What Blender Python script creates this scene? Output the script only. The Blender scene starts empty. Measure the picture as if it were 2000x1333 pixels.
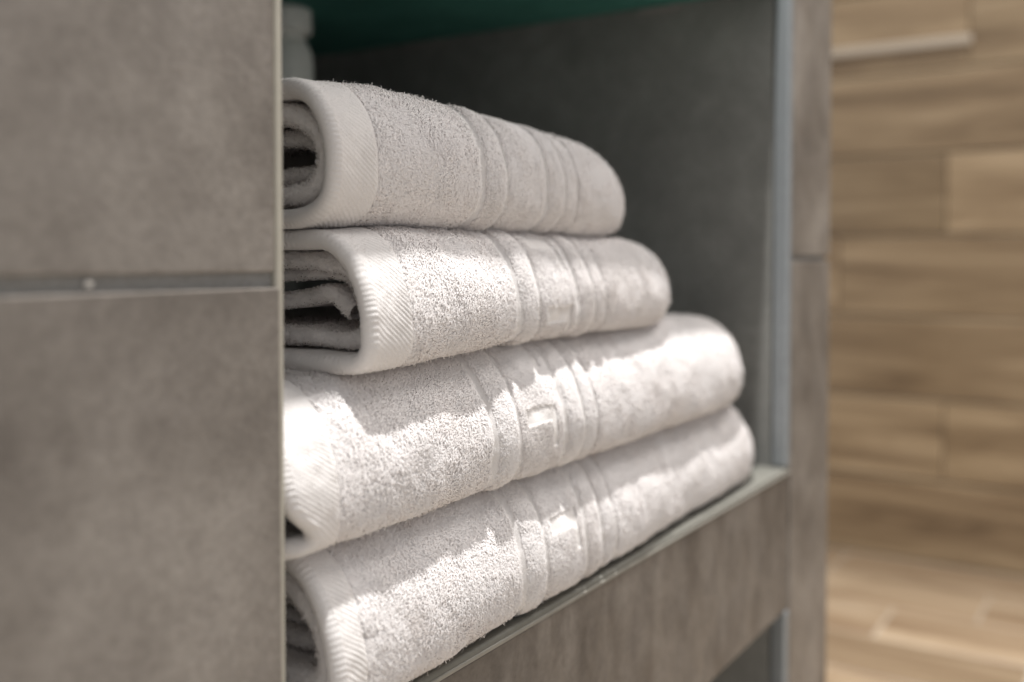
import bpy, bmesh, math, random
import numpy as np
from mathutils import Vector, Euler

random.seed(5)
rng = np.random.default_rng(11)
scene = bpy.context.scene
COL = scene.collection
R = math.radians

# ------------------------------------------------------------------ camera
YAW, PITCH = R(32.7), R(1.6)                  # towards +X / +Y, slightly down
cam_d = bpy.data.cameras.new('camera')
cam = bpy.data.objects.new('camera', cam_d)
COL.objects.link(cam)
cam.location = (0.0, -0.25, 0.1735)
cam.rotation_euler = Euler((R(90) - PITCH, 0, YAW - R(90)), 'XYZ')
cam_d.sensor_width = 36.0
cam_d.lens = 35.0
cam_d.shift_y = -0.0535
cam_d.clip_start = 0.01
cam_d.clip_end = 50.0
cam_d.dof.use_dof = True
cam_d.dof.focus_distance = 0.435
cam_d.dof.aperture_fstop = 4.1
cam_d.dof.aperture_blades = 0
scene.camera = cam

# ------------------------------------------------------------------ light
world = bpy.data.worlds.new('World')
scene.world = world
world.use_nodes = True
bg = world.node_tree.nodes['Background']
bg.inputs['Color'].default_value = (1.0, 0.978, 0.968, 1)
bg.inputs['Strength'].default_value = 0.62

def lamp(name, kind, loc, aim, power, color, **kw):
    d = bpy.data.lights.new(name, kind)
    d.energy = power
    d.color = color
    for k, v in kw.items():
        setattr(d, k, v)
    o = bpy.data.objects.new(name, d)
    COL.objects.link(o)
    o.location = loc
    o.rotation_euler = (Vector(aim) - Vector(loc)).to_track_quat('-Z', 'Y').to_euler()
    return o

# ceiling downlight almost exactly above the front edge of the shelf
lamp('ceiling_downlight', 'SPOT', (0.50, -0.070, 1.95), (0.52, 0.0, 0.0), 285, (1.0, 0.98, 0.95),
     shadow_soft_size=0.022, spot_size=R(70), spot_blend=0.5)
# the shower's ceiling light
lamp('ceiling_light', 'AREA', (1.85, -0.58, 1.90), (1.80, -0.30, -0.4), 34, (1.0, 0.95, 0.90),
     shape='RECTANGLE', size=0.6, size_y=0.6)

scene.view_settings.view_transform = 'Standard'
scene.view_settings.look = 'None'
scene.view_settings.exposure = 0.0
scene.view_settings.gamma = 1.0
scene.render.engine = 'CYCLES'
scene.cycles.use_denoising = True
scene.cycles.max_bounces = 16
scene.cycles.diffuse_bounces = 16
scene.cycles.transmission_bounces = 12
scene.cycles.sample_clamp_indirect = 6.0

# ------------------------------------------------------------------ materials
def newmat(name):
    m = bpy.data.materials.new(name)
    m.use_nodes = True
    nt = m.node_tree
    return m, nt, nt.nodes['Principled BSDF']

def coords(nt, scale=(1, 1, 1), rnd=True):
    """object coordinates, shifted per object so that no two pieces match"""
    tc = nt.nodes.new('ShaderNodeTexCoord')
    mp = nt.nodes.new('ShaderNodeMapping')
    mp.inputs['Scale'].default_value = scale
    nt.links.new(tc.outputs['Object'], mp.inputs['Vector'])
    if rnd:
        oi = nt.nodes.new('ShaderNodeObjectInfo')
        ml = nt.nodes.new('ShaderNodeVectorMath'); ml.operation = 'SCALE'
        ml.inputs[0].default_value = (13.0, 7.0, 9.0)
        nt.links.new(oi.outputs['Random'], ml.inputs['Scale'])
        nt.links.new(ml.outputs[0], mp.inputs['Location'])
    return mp

def noise(nt, vec, scale, detail=4, rough=0.55, dist=0.0):
    n = nt.nodes.new('ShaderNodeTexNoise')
    n.inputs['Scale'].default_value = scale
    n.inputs['Detail'].default_value = detail
    n.inputs['Roughness'].default_value = rough
    n.inputs['Distortion'].default_value = dist
    nt.links.new(vec.outputs[0], n.inputs['Vector'])
    return n

def ramp(nt, src, stops):
    r = nt.nodes.new('ShaderNodeValToRGB')
    e = r.color_ramp.elements
    while len(e) < len(stops):
        e.new(0.5)
    for i, (p, c) in enumerate(stops):
        e[i].position = p
        e[i].color = (*c, 1) if len(c) == 3 else c
    nt.links.new(src, r.inputs['Fac'])
    return r

def mix(nt, a, b, fac, mode='MIX'):
    m = nt.nodes.new('ShaderNodeMix'); m.data_type = 'RGBA'; m.blend_type = mode
    for sock, v in ((m.inputs[0], fac), (m.inputs[6], a), (m.inputs[7], b)):
        if hasattr(v, 'links') or hasattr(v, 'is_linked'):
            nt.links.new(v, sock)
        else:
            sock.default_value = v if not isinstance(v, tuple) else (*v, 1)
    return m.outputs[2]

def bump(nt, bsdf, src, strength, dist):
    b = nt.nodes.new('ShaderNodeBump')
    b.inputs['Strength'].default_value = strength
    b.inputs['Distance'].default_value = dist
    nt.links.new(src, b.inputs['Height'])
    nt.links.new(b.outputs[0], bsdf.inputs['Normal'])

def stone(name, dark, mid, light, rough=0.42, streaks=0.0):
    m, nt, b = newmat(name)
    v = coords(nt)
    big = noise(nt, v, 10, 7, 0.66, 0.35)
    r1 = ramp(nt, big.outputs['Fac'], [(0.36, dark), (0.5, mid), (0.65, light)])
    cl = noise(nt, v, 38, 5, 0.65, 0.4)
    r2 = ramp(nt, cl.outputs['Fac'], [(0.34, (0.80, 0.79, 0.79)), (0.62, (1.08, 1.08, 1.07))])
    c = mix(nt, r1.outputs[0], r2.outputs[0], 0.4, 'MULTIPLY')
    if streaks:
        v2 = coords(nt, (42, 42, 20))
        st = noise(nt, v2, 1.0, 5, 0.65, 0.5)
        r4 = ramp(nt, st.outputs['Fac'], [(0.36, (0.55, 0.53, 0.52)), (0.56, (1.05, 1.05, 1.05))])
        c = mix(nt, c, r4.outputs[0], streaks, 'MULTIPLY')
    fine = noise(nt, v, 300, 4, 0.75)
    r3 = ramp(nt, fine.outputs['Fac'], [(0.32, (0.62, 0.61, 0.60)), (0.62, (1.14, 1.14, 1.13))])
    c = mix(nt, c, r3.outputs[0], 0.42, 'MULTIPLY')
    nt.links.new(c, b.inputs['Base Color'])
    rr = ramp(nt, cl.outputs['Fac'], [(0.3, (rough + .10,) * 3), (0.7, (rough - .06,) * 3)])
    nt.links.new(rr.outputs[0], b.inputs['Roughness'])
    b.inputs['Specular IOR Level'].default_value = 0.35
    bump(nt, b, fine.outputs['Fac'], 0.4, 0.0006)
    return m

M = {}
TAUPE = ((0.155, 0.138, 0.123), (0.218, 0.197, 0.178), (0.290, 0.266, 0.244))
M['tile'] = stone('taupe_stone_tile', *[tuple(k * f for k in c) for c, f in zip(TAUPE, (0.98, 1.0, 1.02))])
M['stained'] = stone('stained_taupe_tile', *[tuple(k * 0.82 for k in c) for c in TAUPE], streaks=0.6)
M['slate'] = stone('dark_grey_tile', (0.195, 0.197, 0.189), (0.230, 0.232, 0.222), (0.275, 0.277, 0.266), 0.5)

m, nt, b = newmat('grey_grout')
n = noise(nt, coords(nt), 700, 4, 0.7)
nt.links.new(ramp(nt, n.outputs['Fac'], [(0.3, (0.20, 0.195, 0.185)), (0.7, (0.31, 0.305, 0.295))]).outputs[0], b.inputs['Base Color'])
b.inputs['Roughness'].default_value = 0.9
bump(nt, b, n.outputs['Fac'], 0.6, 0.0008)
M['grout'] = m

def metal(name, col, rough, metallic):
    m, nt, b = newmat(name)
    n = noise(nt, coords(nt, (40, 40, 40)), 3, 4, 0.6)
    nt.links.new(ramp(nt, n.outputs['Fac'], [(0.3, tuple(k * .88 for k in col)), (0.7, col)]).outputs[0], b.inputs['Base Color'])
    nt.links.new(ramp(nt, n.outputs['Fac'], [(0.3, (rough + .12,) * 3), (0.7, (rough,) * 3)]).outputs[0], b.inputs['Roughness'])
    b.inputs['Metallic'].default_value = metallic
    return m
M['alu'] = metal('satin_aluminium_trim', (0.29, 0.312, 0.328), 0.38, 0.3)
M['ledge'] = metal('grey_shelf_trim', (0.17, 0.168, 0.148), 0.58, 0.15)
M['lip'] = metal('pale_trim_lip', (0.27, 0.262, 0.235), 0.45, 0.2)  # front lip is a paler tone than the shelf trim
M['edge'] = metal('pale_tile_edge_trim', (0.46, 0.44, 0.38), 0.5, 0.0)
M['plastic'] = metal('white_trap_plastic', (0.86, 0.86, 0.81), 0.4, 0.0)

m, nt, b = newmat('green_plasterboard')
n = noise(nt, coords(nt), 14, 5, 0.6, 0.5)
nt.links.new(ramp(nt, n.outputs['Fac'], [(0.3, (0.030, 0.145, 0.122)), (0.7, (0.060, 0.225, 0.190))]).outputs[0], b.inputs['Base Color'])
b.inputs['Roughness'].default_value = 0.8
M['green'] = m

m, nt, b = newmat('white_speck')
n = noise(nt, coords(nt), 900, 2)
nt.links.new(ramp(nt, n.outputs['Fac'], [(0.3, (0.6, 0.57, 0.53)), (0.7, (0.8, 0.78, 0.74))]).outputs[0], b.inputs['Base Color'])
M['speck'] = m

def wood(name, stops, rough):
    m, nt, b = newmat(name)
    v = coords(nt, (1, 1, 1))
    warp = noise(nt, v, 3.0, 3, 0.5)
    vv = coords(nt, (9, 1.1, 11))
    g = noise(nt, vv, 1.6, 6, 0.62, 0.9)
    r = ramp(nt, g.outputs['Fac'], stops)
    vf = coords(nt, (120, 5, 120))
    f = noise(nt, vf, 1.0, 4, 0.6)
    rf = ramp(nt, f.outputs['Fac'], [(0.3, (0.80, 0.77, 0.73)), (0.65, (1.04, 1.03, 1.02))])
    c = mix(nt, r.outputs[0], rf.outputs[0], 0.6, 'MULTIPLY')
    oi = nt.nodes.new('ShaderNodeObjectInfo')
    ro = ramp(nt, oi.outputs['Random'], [(0.0, (0.76, 0.73, 0.68)), (0.5, (1.0, 0.96, 0.91)), (1.0, (1.22, 1.20, 1.16))])
    c = mix(nt, c, ro.outputs[0], 1.0, 'MULTIPLY')
    # a few knots
    vo = nt.nodes.new('ShaderNodeTexVoronoi'); vo.inputs['Scale'].default_value = 2.4
    vk = coords(nt, (1.6, 1, 1.6))
    nt.links.new(vk.outputs[0], vo.inputs['Vector'])
    rk = ramp(nt, vo.outputs['Distance'], [(0.02, (0.25, 0.22, 0.2)), (0.085, (1, 1, 1))])
    c = mix(nt, c, rk.outputs[0], 0.8, 'MULTIPLY')
    nt.links.new(c, b.inputs['Base Color'])
    nt.links.new(ramp(nt, warp.outputs['Fac'], [(0.3, (rough + .1,) * 3), (0.7, (rough - .05,) * 3)]).outputs[0], b.inputs['Roughness'])
    bump(nt, b, f.outputs['Fac'], 0.3, 0.0008)
    return m
M['wallwood'] = wood('wood_look_wall_tile', [(0.26, (0.130, 0.090, 0.056)), (0.42, (0.290, 0.218, 0.140)), (0.58, (0.415, 0.325, 0.218)), (0.74, (0.57, 0.465, 0.335))], 0.33)
M['floorwood'] = wood('wood_look_floor_tile', [(0.26, (0.16, 0.108, 0.070)), (0.43, (0.28, 0.208, 0.142)), (0.58, (0.385, 0.305, 0.220)), (0.74, (0.50, 0.42, 0.33))], 0.36)
m, nt, b = newmat('sand_grout')
n = noise(nt, coords(nt), 300, 3)
nt.links.new(ramp(nt, n.outputs['Fac'], [(0.3, (0.42, 0.36, 0.29)), (0.7, (0.52, 0.46, 0.38))]).outputs[0], b.inputs['Base Color'])
b.inputs['Roughness'].default_value = 0.9
M['sandgrout'] = m

def cotton(name, col, scale, strength, through=0.0, sheen=0.25):
    m, nt, b = newmat(name)
    v = coords(nt)
    n = noise(nt, v, 60, 3)
    nt.links.new(ramp(nt, n.outputs['Fac'], [(0.3, tuple(k * .95 for k in col)), (0.7, col)]).outputs[0], b.inputs['Base Color'])
    b.inputs['Roughness'].default_value = 0.85
    b.inputs['Specular IOR Level'].default_value = 0.25
    b.inputs['Sheen Weight'].default_value = sheen
    b.inputs['Sheen Roughness'].default_value = 0.5
    f = noise(nt, v, scale, 3, 0.7)
    if strength:
        bump(nt, b, f.outputs['Fac'], strength, 0.0012)
    if through:                                  # thin yarn lets light through
        t = nt.nodes.new('ShaderNodeBsdfTranslucent')
        t.inputs['Color'].default_value = (*col, 1)
        mx = nt.nodes.new('ShaderNodeMixShader')
        mx.inputs[0].default_value = through
        nt.links.new(b.outputs[0], mx.inputs[1]); nt.links.new(t.outputs[0], mx.inputs[2])
        nt.links.new(mx.outputs[0], nt.nodes['Material Output'].inputs['Surface'])
    return m
M['terry'] = cotton('white_terry_ground', (0.94, 0.910, 0.902), 420, 0.9)
M['pile'] = cotton('white_terry_pile', (0.905, 0.881, 0.876), 2500, 0.0, 0.20, 0.0)
M['hem'] = cotton('white_woven_hem', (0.73, 0.705, 0.696), 1800, 0.35)

# ------------------------------------------------------------------ helpers
def tag(o, label=None, cat=None, group=None, kind=None):
    for k, v in (('label', label), ('category', cat), ('group', group), ('kind', kind)):
        if v:
            o[k] = v
    return o

def empty(name, loc):
    o = bpy.data.objects.new(name, None)
    o.empty_display_size = 0.05
    COL.objects.link(o)
    o.location = loc
    return o

def link(name, me, mat, parent=None, smooth=False):
    o = bpy.data.objects.new(name, me)
    COL.objects.link(o)
    if mat:
        me.materials.append(M[mat])
    if smooth:
        me.polygons.foreach_set('use_smooth', [True] * len(me.polygons))
    if parent:
        o.parent = parent
        bpy.context.view_layer.update()
        o.matrix_parent_inverse = parent.matrix_world.inverted()
    return o

def box(name, x0, x1, y0, y1, z0, z1, mat, parent=None, bev=0.0, seg=2, rot=0.0):
    """a bevelled box whose origin sits at its own centre"""
    bm = bmesh.new()
    bmesh.ops.create_cube(bm, size=1.0)
    sx, sy, sz = x1 - x0, y1 - y0, z1 - z0
    for v in bm.verts:
        v.co = Vector((v.co.x * sx, v.co.y * sy, v.co.z * sz))
    if bev:
        bmesh.ops.bevel(bm, geom=bm.edges[:], offset=bev, segments=seg, affect='EDGES', profile=0.5)
    me = bpy.data.meshes.new(name)
    bm.to_mesh(me); bm.free()
    o = bpy.data.objects.new(name, me)
    COL.objects.link(o)
    o.location = ((x0 + x1) / 2, (y0 + y1) / 2, (z0 + z1) / 2)
    o.rotation_euler = (0, 0, rot)
    me.materials.append(M[mat])
    if parent:
        bpy.context.view_layer.update()
        o.parent = parent
        o.matrix_parent_inverse = parent.matrix_world.inverted()
    return o

def lathe(name, prof, centre, mat, parent=None, n=40):
    bm = bmesh.new()
    rings = []
    for r, z in prof:
        rings.append([bm.verts.new((r * math.cos(2 * math.pi * k / n), r * math.sin(2 * math.pi * k / n), z)) for k in range(n)])
    for a, c in zip(rings, rings[1:]):
        for k in range(n):
            bm.faces.new((a[k], a[(k + 1) % n], c[(k + 1) % n], c[k]))
    bm.faces.new(rings[0][::-1]); bm.faces.new(rings[-1])
    bmesh.ops.recalc_face_normals(bm, faces=bm.faces[:])
    me = bpy.data.meshes.new(name)
    bm.to_mesh(me); bm.free()
    for p in me.polygons:
        p.use_smooth = True
    o = bpy.data.objects.new(name, me)
    COL.objects.link(o)
    o.location = centre
    me.materials.append(M[mat])
    if parent:
        bpy.context.view_layer.update()
        o.parent = parent
        o.matrix_parent_inverse = parent.matrix_world.inverted()
    return o

# ------------------------------------------------------------------ shower wall and floor
FZ, WX = -0.470, 2.245
floor = box('floor', -1.2, WX + 0.02, -1.6, 1.2, FZ - 0.06, FZ - 0.0015, 'sandgrout'); tag(floor, kind='structure')
wall = box('wall', WX + 0.0015, WX + 0.1, -1.6, 1.2, FZ - 0.06, 1.6, 'sandgrout'); tag(wall, kind='structure')
ROW = 0.173
splits = {0: -0.06, 1: 0.1113, 2: -0.30, 3: 0.33, 4: 0.1113, 5: -0.20, 6: 0.071, 7: 0.30}
for k in range(0, 9):
    z0 = FZ + k * ROW
    s = splits.get(k, 0.1)
    for y0, y1 in ((s - 0.95, s), (s, s + 0.80)):
        box('plank', WX - 0.008, WX + 0.01, y0 + 0.001, y1 - 0.001, z0 + 0.0022, z0 + ROW - 0.0022, 'wallwood', wall, 0.0022, 2)
FW = 0.163
fs = [0.30, -0.36, 0.14, -0.10, 0.40, 0.02, 0.28, -0.2, 0.1, 0.33, -0.1, 0.2]
fs[1] = 0.0
for k in range(0, 8):
    x1 = WX - 0.012 - k * FW
    s = fs[k]
    for y0, y1 in ((s - 0.95, s), (s, s + 0.80)):
        box('plank', x1 - FW + 0.002, x1 - 0.002, y0 + 0.002, y1 - 0.002, FZ - 0.01, FZ, 'floorwood', floor, 0.0012, 1)
led = box('trim_strip', WX - 0.020, WX - 0.0085, 0.066, 0.62, 0.612, 0.632, 'sandgrout', None, 0.003)
tag(led, 'pale narrow trim strip running along the wood-look shower wall', 'trim strip')

# ------------------------------------------------------------------ the tiled vanity
XL, XR = 0.2452, 0.8085        # clear opening
van = empty('tiled_vanity', (0.53, 0.27, FZ))
tag(van, 'grey stone-tiled washstand with an open shelf holding folded white towels', 'vanity')
TOP, DEEP = 0.47, 0.58

# left pillar: grout core, two face tiles, an edge trim
pl = box('pillar', 0.112, 0.2410, 0.0024, DEEP, FZ, TOP, 'grout', van)
pl['label'] = 'near tiled pillar'
box('tile', 0.110, 0.2408, 0.0, 0.0080, 0.1688, TOP, 'tile', pl, 0.0009)
low = box('tile', 0.110, 0.2408, -0.0006, 0.0080, -0.236, 0.1636, 'tile', pl, 0.0005, 2, rot=-0.022)
low.location.y -= 0.0002
box('tile', 0.110, 0.2408, 0.0, 0.0080, FZ + 0.002, -0.2405, 'tile', pl, 0.0009)
box('edge_trim', 0.2412, 0.2450, 0.0002, 0.0120, FZ + 0.002, TOP, 'edge', pl, 0.0010)
box('side_tile', 0.2410, 0.2446, 0.0122, DEEP, FZ + 0.002, TOP, 'slate', pl)
sp = lathe('mortar_speck', [(0.0004, -0.0009), (0.0010, -0.0007), (0.0013, 0.0), (0.0010, 0.0008), (0.0004, 0.0011)], (0.1710, 0.0014, 0.1662), 'speck', pl, 12)

# right pillar
pr = box('pillar', 0.8120, 0.9300, 0.0036, DEEP, FZ, TOP, 'grout', van)
pr['label'] = 'far tiled pillar'
box('tile', 0.8192, 0.9330, 0.0, 0.0080, 0.1757, TOP, 'tile', pr, 0.0009)
box('tile', 0.8192, 0.9330, 0.0, 0.0080, -0.236, 0.1715, 'tile', pr, 0.0009)
box('tile', 0.8192, 0.9330, 0.0, 0.0080, FZ + 0.002, -0.2400, 'tile', pr, 0.0009)
for z0, z1 in ((FZ + 0.002, -0.1185), (0.0006, TOP)):      # the trim stops at the shelf
    box('corner_trim', XR - 0.0008, 0.8165, -0.0006, 0.0135, z0, z1, 'alu', pr, 0.0030, 4)
for z0, z1 in ((FZ + 0.002, -0.2400), (-0.2388, TOP)):
    sd = box('side_tile', XR, 0.8118, 0.0140, DEEP, z0, z1, 'slate', pr, 0.0006)

# shelf and its tiled front
sh = box('shelf', XL, XR - 0.001, 0.0240, DEEP - 0.03, -0.1160, -0.0016, 'slate', van)
sf = box('shelf_front', XL, 0.8162, 0.0008, 0.0235, -0.1180, -0.0052, 'stained', van, 0.0008)
tr = box('shelf_trim', XL, 0.8162, -0.0004, 0.0260, -0.0048, 0.0004, 'ledge', van, 0.0016, 3)
box('trim_lip', XL, 0.8160, -0.0010, 0.0004, -0.0044, -0.0024, 'lip', tr, 0.0005)
box('back_panel', 0.2448, XR - 0.001, DEEP - 0.028, DEEP, FZ, TOP, 'slate', van)
boards = [box('counter_board', 0.2452, XR - 0.0012, 0.0160, DEEP - 0.03, 0.3940, 0.4120, 'green', van),
          box('counter_slab', 0.2452, XR - 0.0012, 0.0160, DEEP - 0.03, 0.4122, TOP, 'grout', van)]
for o in boards:                               # unseen front edge, slanted to set where the counter's shadow falls on the towels
    for v in o.data.vertices:
        if v.co.y < 0:
            v.co.y = 0.000 + 0.017 * (v.co.x + o.location.x - 0.3) - o.location.y
# dabs of dark sealant along the joint between board and side tiles
for y, w in ((0.115, 0.020), (0.375, 0.026), (0.515, 0.016)):
    box('sealant_dab', XR - 0.0045, XR - 0.0004, y - w, y + w, 0.3895, 0.3938, 'grout', van, 0.0015)

# waste trap of the basin, hanging from the counter
TX, TY = 0.640, 0.405
trap = empty('waste_trap', (TX, TY, 0.20))
tag(trap, 'white plastic bottle trap hanging behind the topmost towel', 'drain trap')
lathe('cup', [(0.010, 0.200), (0.024, 0.203), (0.0275, 0.212), (0.0280, 0.345), (0.0270, 0.356), (0.0235, 0.3635), (0.0215, 0.3665)], (TX, TY, 0), 'plastic', trap)
lathe('neck', [(0.0205, 0.3666), (0.0205, 0.3725)], (TX, TY, 0), 'plastic', trap)
lathe('nut', [(0.0240, 0.3726), (0.0268, 0.3740), (0.0272, 0.3820), (0.0262, 0.3835), (0.0268, 0.3850), (0.0268, 0.3939)], (TX, TY, 0), 'plastic', trap)

# ------------------------------------------------------------------ towels
def vnoise(seed, cell):
    """smooth 2-D value noise, about -1..1, cells of `cell` metres"""
    g = np.random.default_rng(seed).uniform(-1, 1, (257, 257))
    def f(x, y):
        u = np.asarray(x) / cell + 40.0; v = np.asarray(y) / cell + 60.0
        i = np.floor(u).astype(int); j = np.floor(v).astype(int)
        a = u - i; b_ = v - j
        a = a * a * (3 - 2 * a); b_ = b_ * b_ * (3 - 2 * b_)
        i %= 256; j %= 256
        return (g[i, j] * (1 - a) + g[i + 1, j] * a) * (1 - b_) + (g[i, j + 1] * (1 - a) + g[i + 1, j + 1] * a) * b_
    return f

def mesh_np(name, verts, faces):
    me = bpy.data.meshes.new(name)
    nv, nf, k = len(verts), len(faces), faces.shape[1]
    me.vertices.add(nv)
    me.vertices.foreach_set('co', np.ascontiguousarray(verts, np.float32).ravel())
    me.loops.add(nf * k)
    me.loops.foreach_set('vertex_index', np.ascontiguousarray(faces, np.int32).ravel())
    me.polygons.add(nf)
    me.polygons.foreach_set('loop_start', np.arange(0, nf * k, k, dtype=np.int32))
    me.polygons.foreach_set('use_smooth', np.ones(nf, bool))
    me.update(calc_edges=True)
    me.validate()
    return me

def grid_faces(nx, ns, off=0):
    i, j = np.meshgrid(np.arange(nx - 1), np.arange(ns - 1), indexing='ij')
    a = (i * ns + j).ravel() + off
    return np.stack([a, a + ns, a + ns + 1, a + 1], 1)

GROOVES = (0.0, 0.022, 0.065, 0.084, 0.100)

class Towel:
    def __init__(s, x0, x1, yf, zb, zt, a, skew, hem, groove, motif, rend, plan, seed, layers, edge, drop=0.35, dip=0.0, flaps=(), dipw=0.028, sag=0.0, yb=0.21):
        s.flaps, s.dipw, s.sag = flaps, dipw, sag
        s.x0, s.x1, s.yf, s.zb, s.zt, s.a, s.skew = x0, x1, yf, zb, zt, a, skew
        s.hem, s.g1, s.motif, s.rend, s.plan, s.layers, s.edge, s.drop, s.dip, s.yb = hem, groove, motif, rend, plan, layers, edge, drop, dip, yb
        s.n1, s.n2, s.n3, s.n4 = (vnoise(seed * 7 + k, c) for k, c in enumerate((0.075, 0.028, 0.011, 0.0045)))
        s.fl, s.fl2 = vnoise(seed * 7 + 5, 0.012), vnoise(seed * 7 + 6, 0.035)
        s.h0 = (zt[0] - zb[0] + zt[1] - zb[1]) / 4
        th = np.linspace(-math.pi / 2, math.pi / 2, 801)
        y, z = s.bulge(th, a, s.h0)
        d = np.r_[0, np.cumsum(np.hypot(np.diff(y), np.diff(z)))]
        s.Sa = d[-1] / 2
        s.tab = (d - s.Sa, th)
        s.parts = []

    def bulge(s, th, a, h):
        c = np.cos(th).clip(0); sn = np.sin(th)
        return -a * c ** 0.86, h * np.sign(sn) * np.abs(sn) ** 0.88 - s.skew * h * c ** 2

    def pos(s, x, q, o=0.0):
        """point of the sheet at length x and arc position q (0 = foremost, + up), o = inward offset"""
        x = np.asarray(x, float); q = np.asarray(q, float)
        t = ((x - s.x0) / (s.x1 - s.x0)).clip(0, 1)
        lerp = lambda p: p[0] + (p[1] - p[0]) * t
        zb, zt = lerp(s.zb) + o, lerp(s.zt) - o
        zt = zt - s.dip * np.exp(-((x - s.x0).clip(0) / s.dipw) ** 2)
        zb = zb - s.sag * np.exp(-((x - s.x0).clip(0) / 0.085) ** 2)
        yf = lerp(s.yf) + o
        w = ((x - (s.x1 - s.rend)) / s.rend).clip(0, 1)
        e = (1 - w ** 2.3).clip(0) ** (1 / 2.3)
        h = (zt - zb) / 2 * e
        zm = (zt + zb) / 2 - s.drop * (zt - zb) / 2 * (1 - e)
        a = s.a * (0.25 + 0.75 * e)
        th = np.interp(q, *s.tab)
        by, bz = s.bulge(th, a, h)
        over = (np.abs(q) - s.Sa).clip(0)
        y = yf + s.a + s.plan * (1 - e) + by + over
        z = zm + bz
        fade = e
        lump = (0.0016 * s.n1(x, q) + 0.0009 * s.n2(x, q)) * fade
        y = y - lump * np.cos(th)
        z = z + lump * np.sin(th) * 0.4
        # soft dip of the woven border
        return np.stack([x * np.ones_like(y), y, z], -1)

    def frame(s, x, q):
        e = 4e-4
        px = s.pos(np.minimum(x + e, s.x1), q) - s.pos(x - e, q)
        pq = s.pos(x, q + e) - s.pos(x, q - e)
        n = np.cross(px, pq)
        n /= np.linalg.norm(n, axis=-1, keepdims=True) + 1e-12
        tx = px / (np.linalg.norm(px, axis=-1, keepdims=True) + 1e-12)
        return n, tx, np.cross(n, tx)

    def left(s, q):
        """the cut end is not quite straight"""
        return s.x0 + s.edge(q)

    def profile(s, x, q):
        """relief of the weave: (height, pile length factor; 0 = flat woven)"""
        l = x - s.g1 - 0.0012 * s.fl2(x * 0 + 0.3, q)
        hgt = np.zeros_like(l); pile = np.ones_like(l)
        inband = (l > -0.002) & (l < 0.102)
        for k, (c, wd, dp) in enumerate(zip(GROOVES, (.0040, .0032, .0032, .0030, .0026), (.0015, .0012, .0012, .0011, .0007))):
            u = np.abs(l - c) / wd
            hgt -= dp * np.exp(-u ** 2 * 2.2)
            pile = np.where(u < 0.62, 0, pile)
        for c0, c1, ht in ((0.0, 0.022, .0016), (0.022, 0.065, .0010), (0.065, 0.084, .0014), (0.084, 0.100, .0006)):
            u = ((l - c0) / (c1 - c0)).clip(0, 1)
            hgt += ht * np.sin(np.pi * u) ** 0.7
        pile = np.where(inband, np.minimum(pile, 0.62), pile)
        # key-shaped flat motif in the middle strip
        per = 0.040
        m = (q - (s.motif or 0.0) + per * 40.5) % per - per / 2          # 0 at the motif's top bar
        ml = l - 0.0265
        bar = (ml > 0.003) & (ml < 0.031) & (m > -0.0045) & (m < 0.0040)
        leg = (ml > 0.0255) & (ml < 0.031) & (m > -0.0170) & (m < 0.0040)
        flat = (bar | leg) & (s.motif is not None)
        hgt = np.where(flat, hgt - 0.0007, hgt)
        pile = np.where(flat, 0, pile)
        return hgt, pile

    def sheet(s, name, xs_fn, nx, qs, relief, parent, mat, thick=None):
        ns = len(qs)
        u = np.linspace(0, 1, nx)
        X, Q = xs_fn(u[:, None], qs[None, :])
        P = s.pos(X, Q)
        n, tx, tq = s.frame(X, Q)
        P = P + n * relief(X, Q)[..., None]
        V = P.reshape(-1, 3); F = grid_faces(nx, ns)
        if thick:
            # rolled rim at the cut end and the inner face of the sheet
            rim = []
            base = P[0]
            for k in range(1, 7):
                an = math.pi * k / 6
                rim.append(base - n[0] * (thick / 2) * (1 - math.cos(an)) - tx[0] * (thick * 0.55) * math.sin(an))
            rim += [base - n[0] * thick + tx[0] * d for d in (0.01, 0.03, 0.10)]
            rim = np.array([base] + rim)
            off = len(V)
            V = np.r_[V, rim.reshape(-1, 3)]
            F = np.r_[F, grid_faces(len(rim), ns, off)[:, ::-1]]
        o = link(name, mesh_np(name, V, F), mat, parent)
        return o

    def layer(s, name, o, inset, parent, thick=0.0055):
        """an inner turn of the folded towel: a closed strip with a rounded cut edge"""
        qs = np.r_[np.linspace(-s.Sa - 0.09, -s.Sa, 10)[:-1], np.linspace(-s.Sa, s.Sa, 60), np.linspace(s.Sa, s.Sa + 0.09, 10)[1:]]
        xa = s.left(qs) + inset
        rows = []
        prof = [(0.12, 0.0), (0.04, 0.0), (0.012, 0.0)] + [(-math.sin(math.pi * k / 6) * thick * 0.5, thick * 0.5 * (1 - math.cos(math.pi * k / 6))) for k in range(7)] + [(0.012, thick), (0.04, thick), (0.12, thick)]
        for dx, do in prof:
            p = s.pos(xa + dx + thick * .5, qs, o + do)
            wob = 0.0009 * s.n3(qs * 1.3 + o * 20, qs * 0 + dx)
            p[:, 2] += wob
            rows.append(p)
        V = np.array(rows)
        V = V.reshape(-1, 3); F = grid_faces(len(rows), len(qs))
        link(name, mesh_np(name, V, F), 'terry', parent)
        s.lint(V, F[:, ::-1], s.x0 + inset + 0.016, 1.1)

    def build(s, label):
        root = empty('folded_towel', ((s.x0 + s.x1) / 2, s.yf[0] + 0.1, s.zb[0]))
        tag(root, label, 'towel', 'white towels stacked on the open shelf')
        lo, hi = -s.Sa - 0.012, s.Sa + 0.050
        fineq = np.r_[np.linspace(-s.Sa - (s.yb - s.a) * .9, lo, 8)[:-1], np.arange(lo, hi, 0.0005), np.linspace(hi, s.Sa + (s.yb - s.a) * .9, 8)]
        midq = np.r_[fineq[:7], np.arange(lo, hi, 0.0011), fineq[-8:]]
        bandq = np.r_[fineq[:7], np.arange(lo, hi, 0.0007), fineq[-8:]]
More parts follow.
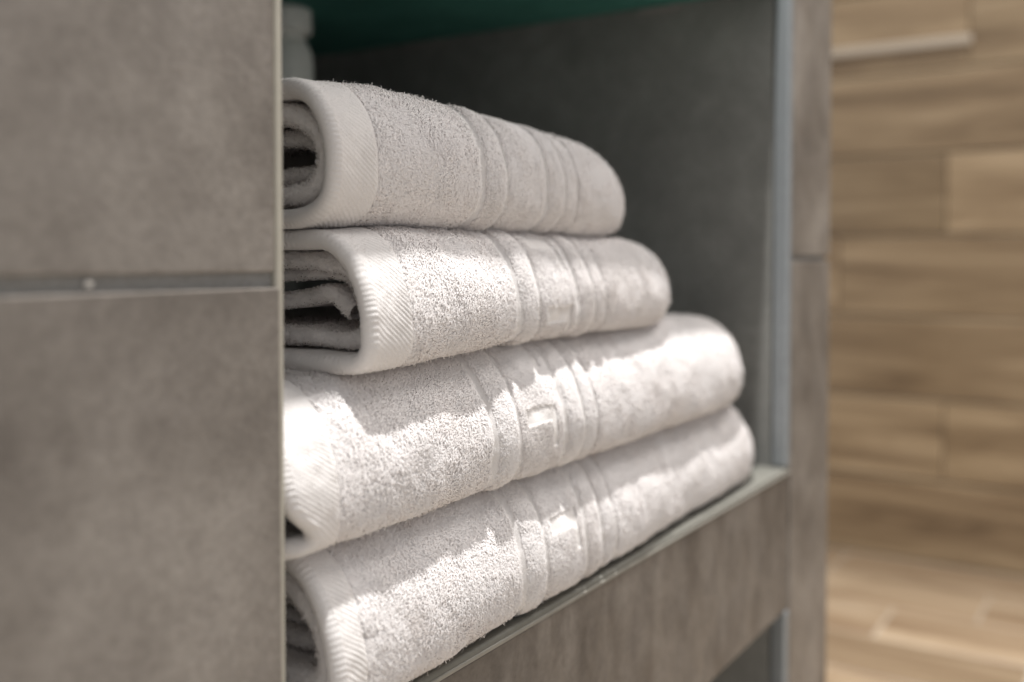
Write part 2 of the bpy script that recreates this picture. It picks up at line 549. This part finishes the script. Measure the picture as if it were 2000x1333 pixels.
        xh = s.x0 + s.hem
        hem_x = lambda u, q: (s.left(q) + (xh + 0.0005 - s.left(q)) * u, q + 0 * u)
        def hem_relief(X, Q):
            d = Q * 0.80 + (X - s.x0) * 0.62 + 0.0008 * s.n3(X, Q) + 0.0003 * s.n4(X, Q)
            w = np.sin(2 * np.pi * d / 0.00185)
            edge = ((xh - X) / 0.004).clip(0, 1)
            return 0.0009 * edge ** 0.5 + 0.00017 * w * edge * (1 + 0.5 * s.n3(X + .1, Q)) + 0.0002 * s.n4(X, Q) - 0.0004 * np.exp(-((X - xh) / 0.0012) ** 2)
        s.sheet('hem', hem_x, 64, fineq, hem_relief, root, 'hem', thick=0.0078)
        body_relief = lambda X, Q: s.profile(X, Q)[0] + 0.0005 * s.n3(X, Q) + 0.0003 * s.n4(X, Q)
        b0, b1 = s.g1 - 0.006, s.g1 + 0.106
        span = lambda a0, a1: (lambda u, q: (a0 + (a1 - a0) * u + 0 * q, q + 0 * u))
        s.sheet('terry_body', span(xh, b0), max(8, int((b0 - xh) / 0.0016)), midq, body_relief, root, 'terry')
        s.sheet('woven_border', span(b0, b1), int((b1 - b0) / 0.0008), bandq, body_relief, root, 'hem')
        endx = lambda u, q: (b1 + (s.x1 - 1e-5 - b1) * np.sin(u * math.pi / 2) + 0 * q, q + 0 * u)
        s.sheet('terry_body', endx, max(20, int((s.x1 - b1) / 0.0022)), midq[::2], body_relief, root, 'terry')
        for o, inset, th in s.layers:
            s.layer('inner_fold', o, inset, root, th)
        for pts, th, inset in s.flaps:
            s.flap(pts, root, th, inset)
        s.tufts(root)
        return root

    def yarns(s, P, N, D, L, r, up, reach, flat):
        """one bent three-sided yarn per row, standing in the cloth at P"""
        n = len(P)
        S = np.cross(N, D)
        c1 = P + N * (L * up)[:, None] + D * (L * 0.42)[:, None]
        tip = P + N * (L * (up + rng.uniform(-0.25, 0.10, n)))[:, None] + D * (L * reach)[:, None]
        V = np.zeros((n, 7, 3))
        for k in range(3):
            an = 2 * math.pi * k / 3 + math.pi / 2
            off = S * (math.cos(an) * r)[:, None]
            V[:, k] = P + off + D * (math.sin(an) * r)[:, None]
            V[:, 3 + k] = c1 + off * 1.15 + (D * 0.6 - N * 0.8) * (math.sin(an) * r * 1.15)[:, None]
        V[:, 6] = tip
        s.parts.append((V, N, flat))

    def lint(s, V, F, xmax, density):
        """yarns on the inner turns of the fold, where the cut end shows them"""
        a, b_, c, d = (V[F[:, k]] for k in range(4))
        cr = np.cross(c - a, d - b_)
        area = np.linalg.norm(cr, axis=1) / 2
        ok = (a[:, 0] < xmax) & (a[:, 1] < 0.10)
        w = np.where(ok, area, 0)
        n = int(w.sum() * 1e6 * density)
        pick = rng.choice(len(F), n, p=w / w.sum())
        u, v = rng.uniform(0, 1, (2, n, 1))
        P = (a[pick] * (1 - u) + b_[pick] * u) * (1 - v) + (d[pick] * (1 - u) + c[pick] * u) * v
        N = cr[pick] / (np.linalg.norm(cr[pick], axis=1, keepdims=True) + 1e-12)
        D = rng.normal(0, 1, (n, 3)); D -= N * (D * N).sum(1, keepdims=True)
        D /= np.linalg.norm(D, axis=1, keepdims=True) + 1e-9
        s.yarns(P - N * 0.0003, N, D, 0.0014 * rng.uniform(.7, 1.3, n), 0.00034 * rng.uniform(.8, 1.2, n), rng.uniform(.42, .75, n), rng.uniform(.9, 1.3, n), np.ones(n, bool))

    def tufts(s, root):
        """terry loops: little bent yarns standing in the ground weave, sparse lint on the hem"""
        lo, hi = -s.Sa - 0.010, s.Sa + 0.045
        area = (s.x1 - s.x0) * (hi - lo)
        n = int(area * 1e6 * 3.6)
        x = rng.uniform(s.x0 - 0.001, s.x1 - 0.0005, n)
        q = rng.uniform(lo, hi, n)
        xh = s.x0 + s.hem
        hgt, pile = s.profile(x, q)
        far = ((x - 0.45) / 0.3).clip(0, 1)
        onhem = x < xh - 0.0012 * (1 + s.n4(x, q))
        keep = (pile > 0) & (rng.uniform(0, 1, n) > 0.55 * far) & (rng.uniform(0, 1, n) < np.where(q > s.Sa + 0.02, 0.5, np.where(q < -s.Sa, 0.4, 1.0))) & (~onhem | (rng.uniform(0, 1, n) < 0.10)) & (x > s.left(q))
        x, q, hgt, pile, far, onhem = (v[keep] for v in (x, q, hgt, pile, far, onhem))
        n = len(x)
        relief = np.where(onhem, 0.0009, hgt + 0.0005 * s.n3(x, q) + 0.0003 * s.n4(x, q))
        N, TX, TQ = s.frame(x, q)
        ang = -1.75 + 1.5 * s.fl2(x, q) + 1.3 * s.fl(x, q) + rng.normal(0, 0.75, n)
        D = TX * np.cos(ang)[:, None] + TQ * np.sin(ang)[:, None]
        stray = (rng.uniform(0, 1, n) < 0.03) & ~onhem
        L = pile * 0.0016 * rng.uniform(0.72, 1.25, n) * (1 + 0.25 * far) * np.where(stray, 1.35, 1.0)
        r = 0.00030 * rng.uniform(0.8, 1.2, n) * (1 + 0.7 * far) * np.where(stray, 0.5, 1.0)
        up = rng.uniform(0.42, 0.70, n) * np.where(stray, 1.5, 1.0)
        L = np.where(onhem, 0.0010, L); r = np.where(onhem, 0.00011, r)
        sink = np.where(onhem, 0.0002, np.where(pile < 1, 0.00025, 0.0004))
        P = s.pos(x, q) + N * (relief - sink)[:, None]
        s.yarns(P, N, D, L, r, up, rng.uniform(1.0, 1.4, n), np.ones(n, bool))
        V = np.concatenate([p[0] for p in s.parts]); N = np.concatenate([p[1] for p in s.parts]); flat = np.concatenate([p[2] for p in s.parts])
        n = len(V)
        tri = np.array([(0, 1, 4), (0, 4, 3), (1, 2, 5), (1, 5, 4), (2, 0, 3), (2, 3, 5), (3, 4, 6), (4, 5, 6), (5, 3, 6)])[:, ::-1]
        idx = np.arange(n)[:, None, None] * 7
        F = np.concatenate([(idx[~flat] + tri[None]).reshape(-1, 3), (idx[flat] + tri[[2, 3, 7]][None]).reshape(-1, 3)])
        me = mesh_np('terry_pile', V.reshape(-1, 3), F)
        # yarn is a bundle of fibres: its shading follows the cloth more than the single facet
        G = np.empty((n * 7, 3), np.float32)
        me.vertex_normals.foreach_get('vector', G.ravel())
        G = G.reshape(n, 7, 3) * 0.65 + N[:, None, :]
        G /= np.linalg.norm(G, axis=-1, keepdims=True) + 1e-9
        me.normals_split_custom_set_from_vertices(G.reshape(-1, 3))
        o = link('terry_pile', me, 'pile', root)
        tag(o, kind='stuff')

    def flap(s, pts, parent, thick=0.005, inset=0.012, run=0.09):
        """a loose inner flap: smooth strip through (y, z) points of the cut end"""
        pts = np.array(pts, float)
        d = np.r_[0, np.cumsum(np.hypot(*np.diff(pts, axis=0).T))]
        u = np.linspace(0, d[-1], 44)
        c = np.stack([np.interp(u, d, pts[:, k]) for k in (0, 1)], 1)
        for _ in range(5):
            c[1:-1] = (c[:-2] + 2 * c[1:-1] + c[2:]) / 4
        t = np.gradient(c, axis=0); t /= np.linalg.norm(t, axis=1, keepdims=True)
        nn = np.stack([-t[:, 1], t[:, 0]], 1)
        rows = []
        ang = [math.pi * k / 6 for k in range(7)]
        prof = [(run, 1.0), (0.02, 1.0)] + [(-math.sin(a) * thick * .5, math.cos(a)) for a in ang] + [(0.02, -1.0), (run, -1.0)]
        for dx, sgn in prof:
            p = c + nn * (sgn * thick / 2)
            x = np.full(len(c), s.x0 + inset + thick * .5 + dx) + 0.001 * s.n3(u, u * 0)
            rows.append(np.stack([x, p[:, 0], p[:, 1]], 1))
        V = np.array(rows).reshape(-1, 3); F = grid_faces(len(rows), len(c))
        link('inner_fold', mesh_np('inner_fold', V, F), 'terry', parent)
        s.lint(V, F[:, ::-1], s.x0 + inset + 0.016, 1.1)

straight = lambda q: 0.0 * q
towels = [
    (Towel(0.290, 0.603, (0.0140, 0.0230), (0.1865, 0.1850), (0.2505, 0.2420), 0.030, 0.18, 0.024, 0.390, None, 0.105, 0.030, 3,
           [(0.0085, 0.002, 0.0075), (0.0185, 0.016, 0.0065)], straight, 0.55, 0.005),
     'topmost folded white terry towel, wholly in shade'),
    (Towel(0.295, 0.650, (0.0030, 0.0165), (0.1340, 0.1290), (0.1880, 0.1850), 0.030, 0.42, 0.026, 0.4060, -0.010, 0.085, 0.025, 4,
           [(0.0085, 0.010, 0.0070)], lambda q: 0.002 * np.cos(q * 40), 0.10, 0.004,
           [([(0.095, 0.1540), (0.070, 0.1545), (0.0500, 0.1570), (0.0400, 0.1595), (0.0335, 0.1570), (0.0300, 0.1525), (0.0260, 0.1515)], 0.0065, 0.012),
            ([(0.105, 0.1655), (0.070, 0.1660), (0.0410, 0.1680), (0.0300, 0.1665), (0.0250, 0.1610), (0.0230, 0.1540)], 0.0052, 0.015)], sag=0.0055),
     'second folded white towel from the top, inner folds showing at its left end'),
    (Towel(0.2485, 0.781, (-0.0008, 0.0085), (0.0670, 0.0640), (0.1340, 0.1290), 0.034, 0.52, 0.024, 0.3770, 0.004, 0.10, 0.032, 5,
           [(0.0085, 0.010, 0.0080), (0.0185, 0.016, 0.0075)], lambda q: 0.013 * np.exp(-((q + 0.021) / 0.011) ** 2), 0.2, 0.0065, dipw=0.12),
     'third folded white towel from the top, its hem corner brightly lit'),
    (Towel(0.267, 0.792, (-0.0068, 0.0075), (0.0020, 0.0020), (0.0670, 0.0640), 0.034, 0.48, 0.014, 0.3960, 0.012, 0.075, 0.028, 6,
           [(0.0083, 0.0005, 0.0080), (0.0180, 0.013, 0.0070), (0.0260, 0.018, 0.005)], straight, 0.3, 0.003),
     'bottom folded white towel lying directly on the grey shelf'),
]
for tw, lab in towels:
    tw.build(lab)
